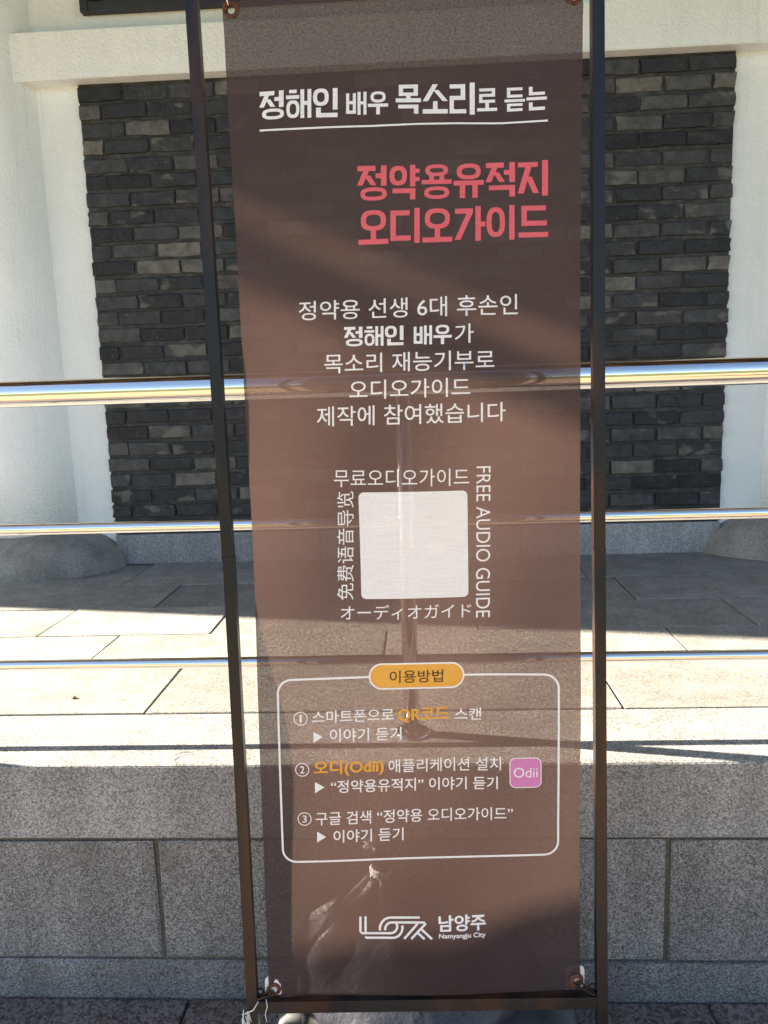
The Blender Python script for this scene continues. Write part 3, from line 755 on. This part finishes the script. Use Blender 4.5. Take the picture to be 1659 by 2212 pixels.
for i, poly in enumerate(([(929, 735), (929, 872), (947, 891), (1215, 891)]+arc(1215, 830, 62, 61, -90, 40, 10), [(978, 733), (978, 880)],
             [(975, 922), (988, 933), (1235, 933)]+arc(1235, 838, 92, 95, -90, 12, 10), arc(1215, 850, 102, 105, 188, 90, 10)+[(1490, 745)],
             arc(1225, 852, 62, 62, 190, 90, 10)+[(1532, 790), (1545, 802), (1410, 941)], [(1470, 801), (1343, 941)], [(1502, 848), (1606, 941)], [(1467, 880), (1535, 941)])):
    stroke_line('city_emblem', [T10(*p) for p in poly], lw, M['p_white'], False, LIFT*(1+.12*i))

# --- grommets, corner patches, chains
def grom(x, y):
    s, z = px(x, y); bm = bmesh.new(); seg = 28; prof = [(.0062, .001), (.0072, .0026), (.0105, .0030), (.0138, .0012), (.0142, .0004)]
    rings = [[bm.verts.new(B(s+r*math.cos(2*math.pi*k/seg), z+r*math.sin(2*math.pi*k/seg), h+.0006)) for k in range(seg)] for r, h in prof]
    for A, C in zip(rings, rings[1:]):
        for k in range(seg): bm.faces.new((A[k], A[(k+1) % seg], C[(k+1) % seg], C[k]))
    inner = [bm.verts.new(v.co+Vector((0, .005, 0))) for v in rings[0]]
    for k in range(seg): bm.faces.new((rings[0][k], inner[k], inner[(k+1) % seg], rings[0][(k+1) % seg]))
    return child(from_bm('grommet', bm, M['rust'], None, True), ban), s, z
G = [grom(500, 23)[1:], grom(1238, -8)[1:], grom(592, 2135)[1:], grom(1246, 2121)[1:]]
# punch the cloth inside each grommet
nt = M['fabric'].node_tree
last = next(n for n in nt.nodes if n.type == 'OUTPUT_MATERIAL').inputs[0].links[0].from_node; hole0 = last.inputs[0].links[0].from_socket
uvn = next(n for n in nt.nodes if n.type == 'UVMAP')
for gs, gz in G:
    dn = N(nt, 'VectorMath', operation='DISTANCE'); L(nt, uvn.outputs[0], dn.inputs[0]); dn.inputs[1].default_value = (gs, gz, 0)
    hole0 = math_(nt, 'MAXIMUM', hole0, math_(nt, 'LESS_THAN', dn.outputs['Value'], .0064))
L(nt, hole0, last.inputs[0])
def patch(s0, s1, z0, z1):
    bm = bmesh.new(); n = 8; c = [(s0, z0), (s1, z0), (s1, z1), (s0, z1)]; vs = []
    r = .010
    for i, (cx, cz) in enumerate(c):
        ox, oz = (cx+(r if i in (0, 3) else -r), cz+(r if i < 2 else -r))
        for k in range(5):
            a = math.pi+math.pi/2*i+math.pi/2*k/4; vs.append((ox+r*math.cos(a), oz+r*math.sin(a)))
    A = [bm.verts.new(B(s, z, -.0014)) for s, z in vs]; C = [bm.verts.new(B(s, z, -.0026)) for s, z in vs]
    bm.faces.new(A); bm.faces.new(C[::-1])
    for k in range(len(A)): bm.faces.new((A[k], C[k], C[(k+1) % len(A)], A[(k+1) % len(A)]))
    return child(from_bm('corner_patch', bm, M['patch'], None), ban)
aL, aR = interp(EL, BB), interp(ER, BB)
patch(aL-.007, aL+.03, BB+.002, BB+.043); patch(aR-.028, aR+.009, BB+.001, BB+.047)
def chain(p0, p1, links, name='chain_link'):
    p0, p1 = Vector(p0), Vector(p1); d = (p1-p0)/links
    for k in range(links):
        c = p0+d*(k+.5); bm = bmesh.new(); t = d.normalized(); a = Vector((0, 1, 0)) if k % 2 == 0 else Vector((0, 0, 1))
        b = t.cross(a).normalized(); Lh = d.length*.5; pts = []
        for i in range(16):
            q = 2*math.pi*i/16; pts.append(c+t*(math.cos(q)*.0045+(Lh if math.cos(q) > 0 else -Lh))+b*math.sin(q)*.0048)
        tube(bm, pts, .0019, 7, True); child(from_bm(name, bm, M['iron'], None, True), ban)
chain(B(G[2][0]-.003, G[2][1]-.002, .006), S(-W2+TW+.005, zbar1+.006, .006), 2)
chain(B(G[3][0]+.003, G[3][1]-.003, .006), S(W2-TW-.006, zbar1+.006, .006), 2)
for i, sg in ((0, -1), (1, 1)):
    bm = bmesh.new(); a, b = B(G[i][0]-.003, G[i][1]+.005, .006), S(sg*(W2-TW-.006), ztop-.06, .003)
    mid = (a+b)/2+Vector((-.006*sg, -.004, .012)); tube(bm, [a+Vector((0, .012, -.002)), a, a*.7+mid*.3+Vector((0, -.002, .003)), mid, b], .0009, 8); child(from_bm('tie_wire', bm, M['steel'], None, True), ban)

# ------------------------------------------------------------------ knotted bag on the stand's foot, behind the banner
def bag():
    kx, _, kz = onY(822, 1905, 1.475); kz -= 0
    bm = bmesh.new(); rnd = random.Random(5); seg = 56; prof = [(.099, .66, 1.45), (.106, .80, 1.62), (.128, .90, 1.68), (.160, .97, 1.45), (.195, .97, 1.05), (.245, .86, .95), (.29, .66, .8), (.325, .46, .62), (.36, .27, .44), (.385, .15, .32), (.405, .085, .24), (kz, .055, .2), (kz+.012, .06, .22), (kz+.022, .05, .2), (kz+.04, .075, .26), (kz+.062, .12, .30), (kz+.075, .13, .26)]
    rings = []; cx, cy = -.045, 1.498
    for j, (z, sx, sy) in enumerate(prof):
        t = min(1, max(0, (z-.2)/(kz-.2))); ox = cx+(kx-cx)*t; ring = []
        for k in range(seg):
            a = 2*math.pi*k/seg
            pl = .15*math.sin(7*a+1.2*math.sin(j*.5))*min(1, t*1.6+.12)+.08*math.sin(13*a+j*.4)*min(1, t+.25)+.03*math.sin(3*a+.8)
            ring.append(bm.verts.new((ox+.265*sx*(1+pl)*math.cos(a), cy+.100*max(sy, sx*.9)*(1+pl)*math.sin(a), z)))
        rings.append(ring)
    for A, C in zip(rings, rings[1:]):
        for k in range(seg): bm.faces.new((A[k], A[(k+1) % seg], C[(k+1) % seg], C[k]))
    bm.faces.new(rings[0][::-1]); bm.faces.new(rings[-1])
    return bm, kx, cy, kz
bm, kx_, ky_, kz_ = bag()
bagm = empty('weight_bag', (kx_, ky_, .1)); tag(bagm, 'knotted dark plastic bag lying on the grey foot behind the brown banner', 'bag')
child(from_bm('bag_body', bm, M['bag'], None, True), bagm)
bm = bmesh.new()
for k in range(3): joint_ring(bm, (kx_, ky_, kz_+.002+.006*k), (.15*math.sin(k), .1, 1), .0205, .0040, 24, 8)
child(from_bm('knot_cord', bm, M['patch'], None, True), bagm)

# ------------------------------------------------------------------ frayed string on the left post
st = empty('frayed_string', S(-W2, zbar0)); tag(st, 'frayed white string knotted round the left post of the banner stand', 'string')
rs = random.Random(9); a0 = S(-W2+TW+.004, zbar1+.004, TW/2+.003)
sa = S(-W2-.003, px(540, 2178)[1], TW/2+.004)
bm = bmesh.new(); tube(bm, [a0, a0*.5+sa*.5+Vector((.004, -.004, -.002)), sa], .0011, 6); child(from_bm('tied_strand', bm, M['string'], None, True), st)
for k in range(9):
    bm = bmesh.new(); p = sa+Vector((rs.uniform(-.006, .010), rs.uniform(-.004, .004), rs.uniform(-.004, .006))); P_ = [p]
    for j in range(7): P_.append(P_[-1]+Vector((rs.uniform(-.006, .0055), rs.uniform(-.003, .003), -rs.uniform(.007, .013))))
    tube(bm, P_, .0010, 6); child(from_bm('loose_strand', bm, M['string'], None, True), st)
bm = bmesh.new(); p = a0+Vector((.016, -.002, .006)); tube(bm, [p, p+Vector((.002, -.002, -.014)), p+Vector((-.003, -.002, -.03)), p+Vector((-.001, -.001, -.048))], .0008, 6); child(from_bm('loose_strand', bm, M['string'], None, True), st)

# ------------------------------------------------------------------ crumbs on the paving
x_, y_, _ = onZ(159, 1508, TZ)
bm = bmesh.new(); bmesh.ops.create_icosphere(bm, subdivisions=2, radius=.006)
for v in bm.verts: v.co = Vector((v.co.x*1.25*(1+.4*math.sin(v.co.z*900)), v.co.y, v.co.z*.5))*random.uniform(.75, 1.25)+Vector((x_, y_, TZ+.003))
tag(from_bm('leaf_crumb', bm, M['wood_brown']), 'tiny brown dry leaf crumb on the sunlit paving slab', 'leaf')
P_ = [Vector(onZ(*p, TZ)) for p in ((371, 1642), (380, 1634), (398, 1629), (420, 1627))]
bm = bmesh.new(); tube(bm, [p+Vector((0, 0, .002+.003*math.sin(i))) for i, p in enumerate(P_)], [.0007, .0009, .0008, .0004], 6)
tag(from_bm('dry_twig', bm, M['wood_brown'], None, True), 'thin curved dry twig lying on the sunlit granite kerb', 'twig')
